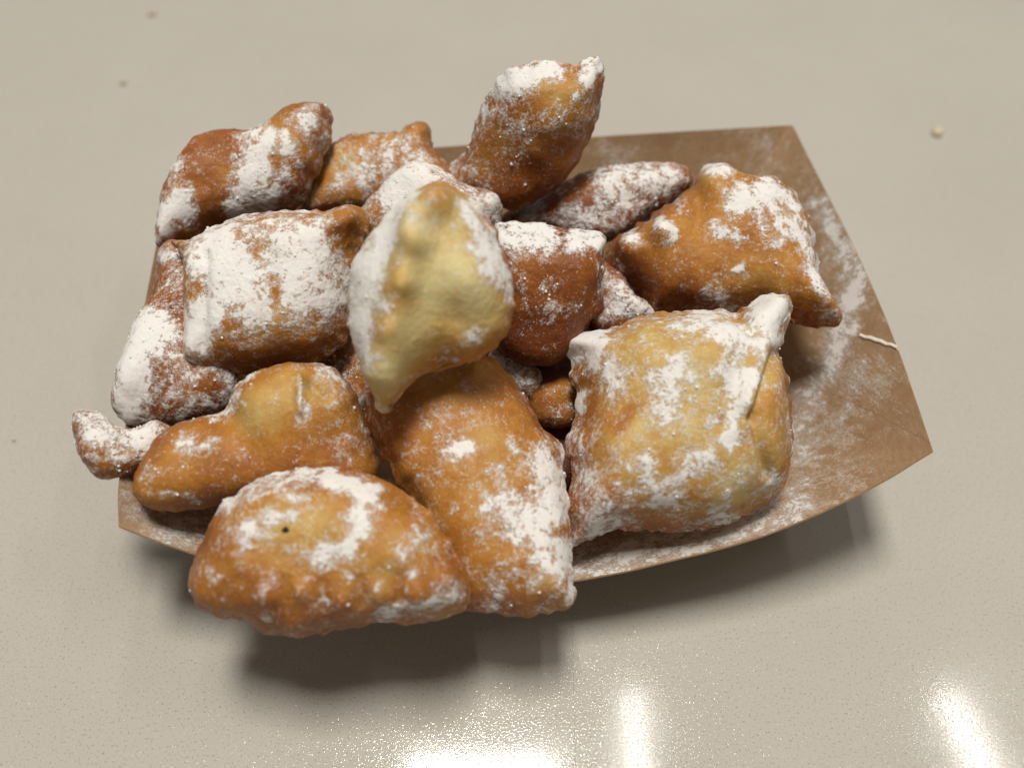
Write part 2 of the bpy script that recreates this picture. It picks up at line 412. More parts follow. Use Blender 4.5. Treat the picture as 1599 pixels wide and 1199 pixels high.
# ------------------------------------------------------------------ the paper tray
def resample(p, n):
    p = np.asarray(p, float); s = np.concatenate([[0], np.cumsum(np.linalg.norm(np.diff(p, axis=0), axis=1))])
    u = np.linspace(0, s[-1], n, endpoint=False); return np.stack([np.interp(u, s, p[:, k]) for k in range(3)], 1)
def arc(p, n=40):
    """open Catmull-Rom through px points (px, py, z) -> world"""
    p = np.asarray(p, float); p = np.vstack([2 * p[0] - p[1], p, 2 * p[-1] - p[-2]]); out = []
    for i in range(1, len(p) - 2):
        a, b_, c, d = p[i - 1:i + 3]; t = np.linspace(0, 1, n, endpoint=False)[:, None]
        out.append(0.5 * (2 * b_ + (c - a) * t + (2 * a - 5 * b_ + 4 * c - d) * t**2 + (3 * b_ - a - 3 * c + d) * t**3))
    q = np.vstack(out + [p[-2:-1]]); return at_z(q[:, 0], q[:, 1], q[:, 2])
NS = 150
rim_far = arc([(270, 259, 4.5), (690, 230, 4.35), (980, 211, 4.35), (1237, 196, 4.5)])
rim_right = arc([(1237, 196, 4.5), (1284, 290, 4.4), (1345, 412, 4.3), (1402, 548, 4.35), (1456, 704, 4.55)])
rim_near = arc([(1456, 704, 4.55), (1330, 778, 3.9), (1140, 852, 3.2), (900, 904, 2.8), (600, 930, 2.8), (310, 866, 3.7), (187, 821, 4.4)])
rim_left = arc([(187, 821, 4.4), (187, 747, 4.45), (212, 560, 4.4), (270, 259, 4.5)])
rim = np.vstack([resample(x, NS) for x in (rim_far, rim_right, rim_near, rim_left)])
cs = [np.array(x) for x in ((-9.94, 20.6), (8.36, 22.9), (9.79, 11.4), (-8.51, 9.12))]
ex = (cs[1] - cs[0]) / np.linalg.norm(cs[1] - cs[0]); ey = (cs[0] - cs[3]) / np.linalg.norm(cs[0] - cs[3])
fc = [cs[0] + ex * 2.7 - ey * 2.3, cs[1] - ex * 2.7 - ey * 2.3, cs[2] - ex * 2.7 + ey * 2.5, cs[3] + ex * 2.7 + ey * 2.5]
flo = np.vstack([resample([(*fc[i], 0.06), (*fc[(i + 1) % 4], 0.06)], NS) for i in range(4)])
ker = 70; flo = np.mean([np.roll(flo, k, 0) for k in range(-ker // 2, ker // 2 + 1)], 0)
MR = 46; n4 = 4 * NS
v_ = np.linspace(0, 1, MR + 1)
G = (1 - v_)[:, None, None] * flo[None] + v_[:, None, None] * rim[None]
G[:, :, 2] += (0.30 * np.sin(np.pi * v_) * 0 + 0.0)[:, None]
Gf = G.reshape(-1, 3); jj = np.arange(n4); j2 = (jj + 1) % n4
qd = np.vstack([np.stack([k * n4 + jj, k * n4 + j2, (k + 1) * n4 + j2, (k + 1) * n4 + jj], 1) for k in range(MR)])
nrm_ = vertex_normals(Gf, qd, np.zeros((0, 3), int))
cen = np.array([0, 16, 6.0])
if ((cen - Gf) * nrm_).sum() < 0: qd = qd[:, ::-1].copy(); nrm_ = -nrm_
Gf = Gf + nrm_ * (0.06 * fbm(Gf, 2.8, 3, 77, 0.45))[:, None] * np.repeat(v_, n4)[:, None]

def tray_sugar(P, base, strokes, seed=5):
    x, y = project(P)
    x = x + 14 * fbm(P, 0.7, 3, seed); y = y + 14 * fbm(P, 0.7, 3, seed + 9)
    D = np.full(len(P), base); acc = np.zeros(len(P))
    for t in strokes:
        tx, ty, tr, ta = t[:4]
        if len(t) == 6:
            bx, by = t[4] - tx, t[5] - ty; u = np.clip(((x - tx) * bx + (y - ty) * by) / (bx * bx + by * by), 0, 1)
            rr = (x - tx - u * bx)**2 + (y - ty - u * by)**2
        else: rr = (x - tx)**2 + (y - ty)**2
        g = ta * np.exp(-rr / (tr * tr)); acc = np.maximum(acc, g) if ta > 0 else acc + g
    return np.clip(D + acc + 0.42 * fbm(P, 0.8, 3, seed + 20, 0.6) + 0.55 * fbm(P, 0.26, 3, seed + 30, 0.75), -0.6, 1.1)
TRAY_STROKES = [(1285, 320, 26, 0.75, 1330, 420), (1335, 430, 28, 0.85, 1310, 540), (1310, 540, 34, 0.80, 1270, 610), (1270, 610, 38, 0.66, 1245, 700), (1250, 700, 60, 0.42, 1300, 640),
                (1330, 600, 60, 0.5), (1290, 650, 40, 0.55), (1380, 640, 40, 0.3), (1240, 300, 40, 0.3), (1290, 750, 70, 0.42, 1000, 860), (1240, 800, 40, 0.75, 900, 885), (1000, 850, 60, 0.6), (230, 790, 50, 0.60, 330, 850),
                (950, 235, 30, 0.40), (1180, 250, 50, 0.30, 1260, 300), (1150, 220, 40, 0.15), (1400, 690, 40, -0.15), (200, 790, 30, 0.4)]
def sheet(Pt, Nrm, quads, th, name, parent, sugar, mat=None, edges=None):
    """paper: inner face, outer face th below it, closed along the given edge loops"""
    n = len(Pt); B = Pt - Nrm * th
    Q = [quads, quads[:, ::-1] + n]; VV = [Pt, B]; SS = [sugar, np.full(n, -0.5)]; base = 2 * n
    for lp, closed in edges:                       # cut edges have vertices of their own, so they shade crisply
        m = len(lp); VV += [Pt[lp], B[lp]]; SS += [np.full(m, -0.1), np.full(m, -0.3)]
        a = np.arange(m); b_ = (a + 1) % m
        if not closed: a, b_ = a[:-1], b_[:-1]
        Q.append(np.stack([base + a, base + m + a, base + m + b_, base + b_], 1)); base += 2 * m
    ob = mesh_object(name, np.vstack(VV), (np.vstack(Q), np.zeros((0, 3), int)), mat or M_KRAFT, parent, {'sugar': np.concatenate(SS)}, origin=(0, 16, 0))
    return ob
tray = bpy.data.objects.new('paper_food_tray', None); COL.objects.link(tray); tray.location = (0, 16 * S, 0); tray['_o'] = [0, 16, 0]
tray['label'] = 'brown kraft paper food tray dusted with sugar, holding all the pastries'; tray['category'] = 'food tray'
sheet(Gf, nrm_, qd, 0.045, 'side_wall', tray, tray_sugar(Gf, -0.12, TRAY_STROKES), edges=[(MR * n4 + jj, True)])
# floor
ctr = flo.mean(0); fr = np.linspace(1, 0.02, 14)
FL = np.vstack([ctr + (flo - ctr) * x for x in fr])
fq = np.vstack([np.stack([k * n4 + jj, k * n4 + j2, (k + 1) * n4 + j2, (k + 1) * n4 + jj], 1) for k in range(13)])
fn = vertex_normals(FL, fq, np.zeros((0, 3), int))
if fn[:, 2].mean() < 0: fq = fq[:, ::-1].copy()
sheet(FL, np.tile([0, 0, 1.0], (len(FL), 1)), fq, 0.04, 'tray_floor', tray, tray_sugar(FL, -0.4, []), edges=[])
# the glued overlap on the right end: a second layer of paper with a torn pale edge
rx_, ry_ = project(rim); k0 = int(np.argmin((rx_ - 1402)**2 + (ry_ - 548)**2)); k1 = 2 * NS - 3
rows = np.arange(6, MR + 1); cols = np.arange(k0, k1 + 1)
gx, gy = project(Gf); near = int(np.argmin((gx - 1344)**2 + (gy - 525)**2)); nr_, nc_ = near // n4, near % n4
shift = np.round((MR - rows) * (k0 - nc_) / max(1, MR - nr_)).astype(int)
idx = rows[:, None] * n4 + cols[None] - shift[:, None]
R_, C_ = idx.shape
fl = (Gf + nrm_ * 0.004)[idx]
jag = 0.02 * fbm(fl[:, 0], 0.3, 2, 88)
fl[:, 0] += (fl[:, 1] - fl[:, 0]) * 0 + np.array([0.0, 1.0, 0.0]) * jag[:, None]
fl[-1] += (fl[-1] - fl[-2]) / np.linalg.norm(fl[-1] - fl[-2], axis=1, keepdims=True) * 0.012
flv = fl.reshape(-1, 3); nn = nrm_[idx].reshape(-1, 3)
gi = np.arange(R_ * C_).reshape(R_, C_)
gq = np.stack([gi[:-1, :-1].ravel(), gi[:-1, 1:].ravel(), gi[1:, 1:].ravel(), gi[1:, :-1].ravel()], 1)
gn = vertex_normals(flv, gq, np.zeros((0, 3), int))
if (gn * nn).sum() < 0: gq = gq[:, ::-1].copy()
lift_ = np.repeat((0.002 + 0.018 * (1 - sstep(0.55, 0.95, np.linspace(0, 1, C_))))[None], R_, 0).ravel()[:, None]
sheet(flv + nn * lift_, nn, gq, 0.016, 'glued_flap', tray, tray_sugar(flv, -0.12, TRAY_STROKES, 5), edges=[(gi[:, 0], False), (gi[-1], False), (gi[:, -1][::-1], False)])
te = flv.reshape(R_, C_, 3)[max(0, nr_ - 6):, 0] + nn.reshape(R_, C_, 3)[max(0, nr_ - 6):, 0] * 0.03
tw = np.array([0.035, 0.09, 0.035]); nt_ = nn.reshape(R_, C_, 3)[max(0, nr_ - 6):, 0]
wv = (0.75 + 0.35 * fbm(te, 0.5, 2, 91))[:, None]
te_v = np.vstack([te - tw * 0.2, te + nt_ * 0.03 + tw * 0.5 * wv, te + tw * 1.3 * wv, te - nt_ * 0.04 + tw * 0.5])
m_ = len(te); ii = np.arange(m_ - 1)
te_q = np.vstack([np.stack([a * m_ + ii, a * m_ + ii + 1, b_ * m_ + ii + 1, b_ * m_ + ii], 1) for a, b_ in ((0, 1), (1, 2), (2, 3), (3, 0))])
mesh_object('torn_edge', te_v, (te_q, np.zeros((0, 3), int)), M_TORN, tray, origin=(0, 16, 0))

# ------------------------------------------------------------------ the pastries
# bottom / hidden-most first
pastry('made-up dark filler pastry low in the heap, added to blacken the gaps',
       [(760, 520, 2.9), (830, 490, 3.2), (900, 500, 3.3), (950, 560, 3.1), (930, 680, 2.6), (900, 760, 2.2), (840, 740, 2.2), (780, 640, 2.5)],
       (860, 620, 2.8), 0.5, 0.8, 100, clumps=20, NA=160, K=36, brown=0.95, sugar=-0.45)  # added filler, darkened so the gaps read black instead of lit tray floor
pastry('dim sugared pastry deep in the gap left of the yellow pastry tip', [(490, 545, 3.6), (530, 520, 4.2), (580, 530, 4.4), (620, 580, 4.2), (610, 640, 3.6), (560, 650, 3.4), (510, 610, 3.4)],
       (555, 585, 3.9), 0.5, 0.5, 101, clumps=60, NA=160, K=36, brown=0.62, sugar=0.10)
pastry('grey sugared bit wedged under the dark brown pastry, beside the golden front pastry', [(762, 570, 4.0), (775, 545, 4.2), (800, 548, 4.2), (822, 560, 4.2), (843, 580, 4.2), (846, 600, 4.0), (830, 618, 3.8), (805, 612, 3.8), (780, 595, 3.8)],
       (808, 582, 4.0), 0.5, 0.5, 102, clumps=40, NA=180, K=40, brown=0.5, sugar=0.48)
pastry('small bare brown knob of dough in the gap left of the biggest pastry', [(825, 632, 3.6), (830, 612, 3.9), (850, 592, 4.1), (880, 585, 4.1), (905, 595, 3.9), (912, 640, 3.5), (895, 664, 3.3), (860, 668, 3.3), (832, 655, 3.4)],
       (866, 628, 3.8), 0.55, 0.5, 103, clumps=30, NA=180, K=40, brown=0.52, sugar=-0.12, strokes=[(876, 642, 10, 0.55)])
pastry('sugar coated pastry end peeking out right of the dark brown pastry', [(905, 450, 4.2), (925, 400, 4.6), (970, 425, 4.7), (990, 460, 4.7), (1010, 472, 4.6), (1022, 495, 4.3), (1000, 520, 4.0), (960, 525, 4.0), (925, 520, 4.0)],
       (965, 470, 4.5), 0.5, 0.5, 104, clumps=50, NA=200, K=44, brown=0.7, sugar=0.0, strokes=[(960, 465, 26, 0.6, 1010, 490)])  # upper part extended over the gap, its dark brown standing in for shade
pastry('reddish brown blistered pastry at the back left corner with a thick white streak',
       [(250, 388, 5.0), (247, 335, 5.4), (256, 290, 5.8), (282, 248, 6.1), (312, 214, 6.3), (352, 203, 6.4), (396, 200, 6.5), (430, 184, 6.6), (465, 165, 6.8), (492, 162, 6.8), (516, 172, 6.8), (517, 210, 6.5), (505, 252, 6.1), (490, 290, 5.7), (470, 322, 5.3), (435, 340, 5.1), (395, 350, 5.0), (345, 365, 4.8), (300, 385, 4.8)],
       (375, 275, 5.9), 1.15, 0.9, 105, crimp=0.05, crimp_len=0.5, pinch=0.35, pleat=0.4, brown=0.55, edge_brown=0.1, sugar=-0.02,
       tones=[(340, 270, 45, 0.06), (440, 215, 30, -0.22), (455, 270, 40, 0.12)],
       strokes=[(405, 225, 24, 1.0, 385, 300), (372, 322, 20, 0.9, 420, 312), (282, 315, 22, 1.0, 262, 350), (275, 260, 24, 0.45), (480, 190, 26, 0.45), (450, 225, 16, 0.7), (440, 290, 40, 0.35), (500, 220, 16, 0.4), (335, 275, 38, -0.30, 345, 240)])
pastry('golden brown pastry at the back, its crimped edge standing behind the sugared ones',
       [(468, 345, 4.4), (490, 270, 5.1), (518, 225, 5.6), (540, 211, 5.8), (580, 209, 5.8), (622, 207, 5.9), (642, 197, 6.0), (662, 196, 6.0), (673, 212, 5.9), (680, 237, 5.8), (700, 258, 5.6), (725, 285, 5.2), (700, 315, 4.9), (640, 330, 4.7), (580, 335, 4.6), (530, 338, 4.6)],
       (590, 270, 5.3), 0.85, 0.8, 106, crimp=0.07, crimp_len=0.5, pinch=0.4, pleat=0.6, brown=0.50, edge_brown=0.16, sugar=-0.02, feats=[(655, 205, 14, 0.12)],
       tones=[(540, 260, 35, -0.18), (600, 235, 40, -0.06)],
       strokes=[(590, 250, 30, 0.42), (560, 290, 34, 0.42), (635, 235, 26, 0.35), (650, 265, 30, 0.5)])
pastry('powdery white pastry tucked behind the pale yellow one, knobbed at its right end',
       [(562, 352, 5.3), (566, 326, 5.6), (590, 300, 5.9), (615, 276, 6.2), (645, 256, 6.4), (690, 264, 6.4), (722, 285, 6.3), (752, 296, 6.2), (776, 310, 6.0), (783, 335, 5.7), (775, 362, 5.4), (740, 385, 5.2), (690, 390, 5.2), (640, 390, 5.2), (595, 390, 5.1)],
       (670, 325, 5.8), 0.8, 0.8, 107, brown=0.52, sugar=0.20, feats=[(760, 318, 16, 0.12)],
       strokes=[(620, 300, 30, 0.75, 660, 270), (585, 325, 12, -0.3), (760, 318, 24, 0.45)])
pastry('tall brown pastry standing on end at the back, pointed tip up',
       [(699, 262, 5.6), (716, 245, 5.9), (732, 228, 6.3), (740, 200, 6.8), (754, 164, 7.5), (772, 130, 8.2), (799, 107, 8.7), (830, 97, 8.9), (866, 97, 8.9), (902, 98, 8.9), (926, 88, 9.0), (940, 93, 8.9), (945, 122, 8.5), (940, 145, 8.1), (936, 168, 7.7), (926, 202, 7.1), (909, 248, 6.4), (884, 280, 5.8), (855, 304, 5.3), (815, 322, 5.0), (780, 314, 5.0), (742, 296, 5.1), (710, 280, 5.3)],
       (840, 205, 6.9), 1.05, 0.8, 108, crimp=0.05, crimp_len=0.5, pinch=0.4, pleat=0.5, brown=0.50, edge_brown=0.10, sugar=0.0, up_sugar=0.1, feats=[(845, 195, 26, 0.10, 905, 185), (875, 235, 22, -0.10), (830, 240, 20, 0.10)],
       tones=[(850, 150, 40, -0.13, 890, 150), (850, 225, 22, -0.15), (830, 295, 70, 0.22)],  # last tone browns the lower body to stand in for its shade
       strokes=[(790, 130, 24, 0.75, 850, 108), (760, 175, 22, 0.5), (905, 145, 16, 0.75, 925, 110), (820, 195, 34, 0.30, 900, 180), (735, 270, 30, 0.35), (850, 150, 30, -0.3, 880, 145), (870, 270, 40, -0.15, 820, 300)])
pastry('dark sugar-crusted pastry lying behind, between the tall one and the right-hand one',
       [(782, 348, 4.2), (798, 326, 4.5), (848, 305, 4.9), (880, 285, 5.2), (920, 265, 5.5), (980, 256, 5.6), (1040, 254, 5.5), (1072, 262, 5.3), (1080, 288, 5.0), (1052, 318, 4.6), (1010, 348, 4.3), (970, 372, 4.1), (930, 380, 4.0), (880, 370, 4.0), (830, 362, 4.0)],
       (940, 315, 4.8), 1.0, 0.8, 109, brown=0.70, edge_brown=0.05, sugar=0.16, rough=1.5,
       tones=[(1040, 265, 30, -0.15)], strokes=[(830, 335, 26, 0.4), (960, 300, 40, 0.40, 1020, 285), (900, 345, 40, 0.3), (900, 290, 20, -0.35, 860, 310)])
pastry('broad golden pastry on the right with a scalloped knobby edge and pointed lower corner',
       [(945, 397, 4.9), (958, 376, 5.1), (985, 360, 5.2), (1012, 341, 5.3), (1050, 316, 5.5), (1075, 300, 5.6), (1094, 276, 5.8), (1105, 263, 5.9), (1130, 261, 5.9), (1155, 275, 5.8), (1185, 278, 5.8), (1222, 291, 5.7), (1247, 316, 5.5), (1264, 346, 5.3), (1276, 390, 5.0), (1282, 430, 4.8), (1292, 455, 4.8), (1309, 480, 4.8), (1311, 506, 4.6), (1290, 512, 4.5), (1252, 505, 4.4), (1215, 497, 4.4), (1170, 488, 4.3), (1100, 494, 4.2), (1020, 498, 4.1), (1004, 472, 4.3), (985, 452, 4.4), (960, 442, 4.5), (948, 422, 4.7)],
       (1130, 385, 5.0), 1.35, 1.2, 110, crimp=0.085, crimp_len=0.62, pinch=0.45, pleat=0.6, brown=0.47, edge_brown=0.14, sugar=-0.16, NA=400, K=100,
       feats=[(1036, 366, 17, 0.36), (1092, 322, 18, -0.18, 1088, 350), (1072, 312, 14, 0.16), (1112, 285, 22, 0.18), (980, 385, 14, 0.14), (1240, 420, 60, -0.10), (1160, 375, 24, -0.06)],
       tones=[(980, 410, 40, 0.16), (1020, 470, 50, 0.2), (1120, 390, 60, -0.06), (1120, 285, 30, -0.08), (1215, 330, 30, -0.14), (1215, 455, 40, -0.08), (1150, 375, 20, 0.15)],
       strokes=[(1130, 268, 14, 0.9, 1110, 266), (1165, 305, 24, 1.0, 1190, 320), (1190, 285, 16, 0.8, 1245, 320), (1220, 340, 22, 0.6, 1262, 370), (1265, 380, 18, 0.7, 1285, 460), (1030, 355, 14, 0.9, 1045, 362), (985, 372, 14, 0.7), (1105, 350, 10, 0.7, 1160, 372), (1157, 417, 9, 1.1), (1120, 465, 30, 0.55), (1228, 368, 14, 0.8), (1060, 325, 8, 0.6), (1300, 490, 18, 0.4), (960, 435, 16, 0.4), (1195, 350, 14, 0.6, 1190, 320)])
pastry('dark reddish brown pastry right of the pale yellow one, white crust on its top edge',
       [(768, 358, 6.99), (798, 347, 7.14), (850, 350, 7.10), (895, 357, 7.01), (930, 360, 6.97), (945, 371, 6.82), (944, 400, 6.44), (941, 440, 5.91), (942, 480, 5.39), (928, 505, 5.06), (905, 532, 4.70), (880, 556, 4.38), (850, 569, 4.21), (800, 560, 4.33), (768, 535, 4.66), (750, 480, 5.39), (755, 420, 6.18)],
       (855, 440, 5.9), 1.3, 1.5, 111, crimp=0.04, pinch=0.35, pleat=0.4, brown=0.70, edge_brown=0.06, sugar=-0.22, plump=0.5, up_sugar=0.12,
       feats=[(800, 512, 26, -0.10, 920, 505)], tones=[(870, 540, 60, 0.15, 800, 540), (825, 420, 30, -0.05), (920, 385, 20, 0.05)],  # first tone puts the shade of the lower half into the dough colour
       strokes=[(785, 372, 24, 0.95, 850, 368), (900, 372, 20, 0.95, 930, 372), (850, 395, 20, 0.5), (938, 420, 8, 0.5, 938, 470), (830, 470, 26, 0.28, 880, 490), (860, 505, 14, 0.4)])
pastry('white-crusted pastry at the left edge, half under the square pillow',
       [(243, 408, 5.0), (268, 384, 5.1), (310, 405, 5.1), (335, 470, 4.9), (350, 550, 4.7), (375, 590, 4.6), (372, 620, 4.4), (340, 642, 4.3), (280, 658, 4.3), (222, 663, 4.4), (192, 656, 4.6), (176, 632, 4.8), (182, 598, 5.0), (196, 550, 5.2), (214, 502, 5.2), (232, 470, 5.1), (240, 430, 5.0)],
       (285, 520, 4.9), 0.95, 0.9, 112, brown=0.60, sugar=0.10, NA=360, K=90,
       tones=[(260, 440, 40, 0.05)], feats=[(250, 440, 40, -0.1)],
       strokes=[(240, 510, 26, 1.0, 205, 570), (205, 590, 20, 0.95, 195, 640), (250, 545, 30, 0.6), (265, 400, 18, 0.6), (330, 570, 34, 0.3), (285, 600, 60, 0.26)])
pastry('small knobbly white nub sticking out over the left rim of the tray',
       [(113, 657, 5.0), (124, 641, 5.1), (158, 645, 5.0), (182, 662, 4.9), (215, 662, 4.8), (245, 660, 4.7), (272, 674, 4.6), (255, 715, 4.4), (213, 740, 4.4), (180, 747, 4.5), (152, 747, 4.6), (130, 722, 4.8), (118, 688, 4.9)],
       (185, 698, 4.8), 0.62, 0.55, 113, NA=280, K=64, brown=0.55, sugar=0.26, rough=1.3, clumps=160,
       feats=[(200, 700, 24, -0.14, 205, 660), (150, 690, 26, 0.08)], strokes=[(150, 665, 26, 0.5), (225, 690, 26, 0.95), (165, 700, 20, 0.2), (165, 728, 16, -0.25), (205, 735, 20, -0.35)])
pastry('smooth golden pastry in front at left, torn open at its hump',
       [(210, 746, 4.6), (224, 716, 4.8), (258, 672, 5.1), (305, 652, 5.2), (345, 634, 5.3), (372, 598, 5.6), (408, 577, 5.8), (458, 568, 5.9), (510, 572, 5.8), (542, 595, 5.6), (562, 632, 5.2), (576, 670, 4.8), (589, 710, 4.4), (592, 745, 4.1), (560, 765, 4.0), (500, 775, 4.0), (430, 772, 4.1), (390, 778, 4.1), (350, 787, 4.1), (300, 796, 4.1), (242, 795, 4.2), (215, 776, 4.4)],
       (405, 695, 4.8), 1.15, 0.8, 114, brown=0.45, edge_brown=0.10, sugar=-0.20, NA=400, K=100, plump=0.52,
       feats=[(455, 640, 60, 0.08), (355, 650, 30, -0.16, 380, 690), (488, 598, 11, -0.28, 506, 612), (468, 592, 7, 0.12, 470, 640), (520, 680, 16, -0.06, 545, 715)],
       tones=[(430, 660, 60, -0.10, 480, 590), (400, 720, 40, 0.13, 520, 710), (260, 740, 50, 0.10), (330, 780, 40, 0.12), (500, 608, 26, -0.12), (400, 650, 40, -0.06)],
       strokes=[(470, 605, 10, 0.75, 472, 655), (515, 590, 34, 0.38), (285, 700, 16, 0.55, 330, 690), (545, 680, 40, 0.28), (270, 770, 8, 0.5, 300, 772), (230, 730, 20, 0.3), (385, 590, 14, 0.4, 330, 650), (375, 632, 6, 0.7)])
pastry('square pillow left of centre with its top thickly covered in white sugar',
       [(266, 377, 6.3), (300, 371, 6.4), (345, 349, 6.7), (400, 333, 6.9), (470, 328, 7.0), (520, 330, 7.0), (556, 321, 7.1), (577, 348, 6.9), (565, 400, 6.4), (556, 450, 6.0), (549, 500, 5.6), (540, 535, 5.2), (500, 562, 5.0), (440, 575, 4.9), (380, 584, 4.9), (315, 585, 4.9), (288, 565, 5.1), (290, 510, 5.5), (287, 460, 5.8), (290, 412, 6.1)],
       (420, 455, 6.0), 1.35, 0.9, 115, crimp=0.045, crimp_len=0.5, pinch=0.45, pleat=0.4, brown=0.47, edge_brown=0.10, sugar=-0.06, NA=400, K=100, plump=0.66,
       feats=[(420, 400, 14, -0.08, 425, 480), (300, 400, 10, 0.10, 298, 550), (320, 400, 10, -0.10, 316, 540), (540, 340, 16, 0.14), (525, 370, 14, -0.10, 540, 400)],
       tones=[(430, 520, 50, -0.12), (545, 350, 22, 0.18), (420, 572, 30, 0.12, 330, 580)],
       strokes=[(360, 430, 50, 1.0, 345, 400), (470, 400, 62, 1.0, 480, 440), (330, 490, 30, 0.95, 310, 530), (400, 470, 50, 0.8), (500, 470, 30, 0.8), (380, 360, 30, 0.45, 470, 345), (540, 365, 22, -0.2), (425, 440, 8, -0.3, 428, 490), (300, 385, 22, 0.4), (420, 520, 30, 0.1, 480, 520), (330, 545, 20, 0.5), (300, 440, 10, -0.2), (500, 505, 14, 0.6)])
pastry('golden oblong pastry at front centre, its right side caked white',
       [(560, 628, 4.70), (582, 612, 4.90), (625, 596, 5.10), (680, 575, 5.30), (738, 556, 5.40), (768, 560, 5.30), (795, 588, 5.10), (822, 622, 4.80), (842, 658, 4.75), (868, 680, 4.45), (884, 698, 4.25), (880, 730, 4.30), (887, 780, 4.10), (892, 830, 4.00), (894, 885, 3.90), (901, 930, 3.80), (885, 952, 3.70), (850, 956, 3.60), (800, 964, 3.50), (760, 956, 3.50), (720, 950, 3.50), (690, 905, 3.70), (650, 800, 4.20), (620, 750, 4.50), (590, 700, 4.55), (571, 664, 4.75)],
       (745, 765, 4.6), 1.2, 0.8, 116, crimp=0.05, crimp_len=0.55, pinch=0.4, pleat=0.5, brown=0.44, edge_brown=0.13, sugar=-0.14, NA=420, K=100,
       feats=[(860, 700, 30, -0.06), (760, 800, 60, 0.1)],
       tones=[(740, 660, 50, -0.10, 760, 720), (620, 660, 40, 0.15), (800, 920, 50, 0.03), (850, 925, 30, -0.05), (690, 840, 30, 0.1)],  # upper left tone paints the shadow cast by the yellow pastry above
       strokes=[(790, 790, 34, 0.85, 830, 830), (850, 720, 30, 0.9, 865, 800), (850, 840, 30, 1.05, 870, 870), (720, 700, 18, 0.8), (690, 690, 26, 0.4), (770, 740, 26, 0.6), (800, 690, 14, 0.3), (565, 630, 10, 0.9), (890, 900, 12, 0.6, 895, 935), (770, 910, 40, 0.28, 850, 900), (700, 650, 20, 0.2, 740, 760), (800, 790, 10, -0.2), (745, 830, 12, 0.4), (780, 625, 6, 0.5), (680, 620, 30, -0.1)])
pastry('biggest pale golden puffed pillow at the right front, creased along its right side',
       [(876, 536, 5.2), (900, 521, 5.3), (935, 514, 5.4), (962, 508, 5.5), (1000, 495, 5.6), (1050, 487, 5.7), (1110, 487, 5.7), (1165, 478, 5.7), (1195, 462, 5.8), (1231, 463, 5.8), (1235, 486, 5.6), (1224, 525, 5.3), (1222, 562, 5.1), (1233, 620, 4.8), (1238, 690, 4.4), (1230, 742, 4.0), (1213, 772, 3.8), (1170, 802, 3.6), (1110, 826, 3.5), (1050, 831, 3.5), (985, 827, 3.6), (950, 829, 3.6), (900, 852, 3.5), (888, 836, 3.6), (886, 780, 4.0), (894, 740, 4.2), (884, 700, 4.4), (893, 660, 4.6), (901, 620, 4.8), (889, 590, 4.9), (893, 565, 5.0)],
       (1060, 640, 4.7), 1.95, 1.1, 117, crimp=0.05, crimp_len=0.5, pinch=0.3, pleat=0.3, brown=0.25, edge_brown=0.24, sugar=0.08, NA=460, K=120, plump=0.78, clumps=120,
       feats=[(1125, 545, 40, 0.12), (1190, 540, 13, 0.13, 1168, 630), (1150, 560, 18, -0.10, 1140, 650), (1213, 552, 10, -0.20, 1180, 650), (1180, 650, 10, -0.18, 1200, 740), (1205, 488, 26, 0.06), (1178, 515, 14, -0.22, 1150, 492), (1090, 560, 60, 0.15), (1000, 700, 30, -0.05, 1100, 690), (1010, 610, 20, -0.06, 970, 660), (1155, 690, 20, -0.10)],
       tones=[(920, 600, 50, 0.10, 900, 800), (950, 790, 60, 0.16, 1080, 800), (1080, 580, 50, -0.14), (1010, 520, 30, -0.08), (1000, 660, 20, -0.16), (1125, 655, 8, 0.35), (1080, 680, 40, -0.08), (985, 640, 12, 0.25, 965, 670), (1150, 760, 40, -0.16), (1212, 620, 22, 0.10, 1215, 730), (1208, 680, 16, -0.06), (1010, 545, 30, 0.1, 1050, 540)],
       strokes=[(895, 540, 22, 1.0, 925, 535), (930, 560, 16, 0.7), (905, 625, 10, 1.0), (960, 590, 20, 0.6), (1200, 485, 28, 1.1), (1215, 530, 14, 0.9), (1090, 510, 26, 0.7, 1160, 530), (1060, 570, 18, 0.6, 1040, 590), (1130, 580, 24, 0.75, 1140, 600), (1040, 620, 22, 0.55), (1030, 660, 14, 0.6, 1040, 640), (1140, 690, 14, 0.8, 1170, 590), (910, 700, 16, 0.5), (920, 740, 20, 0.4), (1010, 730, 20, 0.5, 1020, 760), (1100, 730, 30, 0.45), (960, 800, 26, 0.5, 920, 830), (1060, 780, 24, 0.5), (1130, 790, 20, 0.5), (1090, 545, 22, -0.35), (1000, 520, 26, -0.3), (1010, 665, 14, -0.3), (1075, 690, 20, -0.25), (1216, 600, 16, -0.4, 1212, 710), (1205, 750, 16, 0.5)])
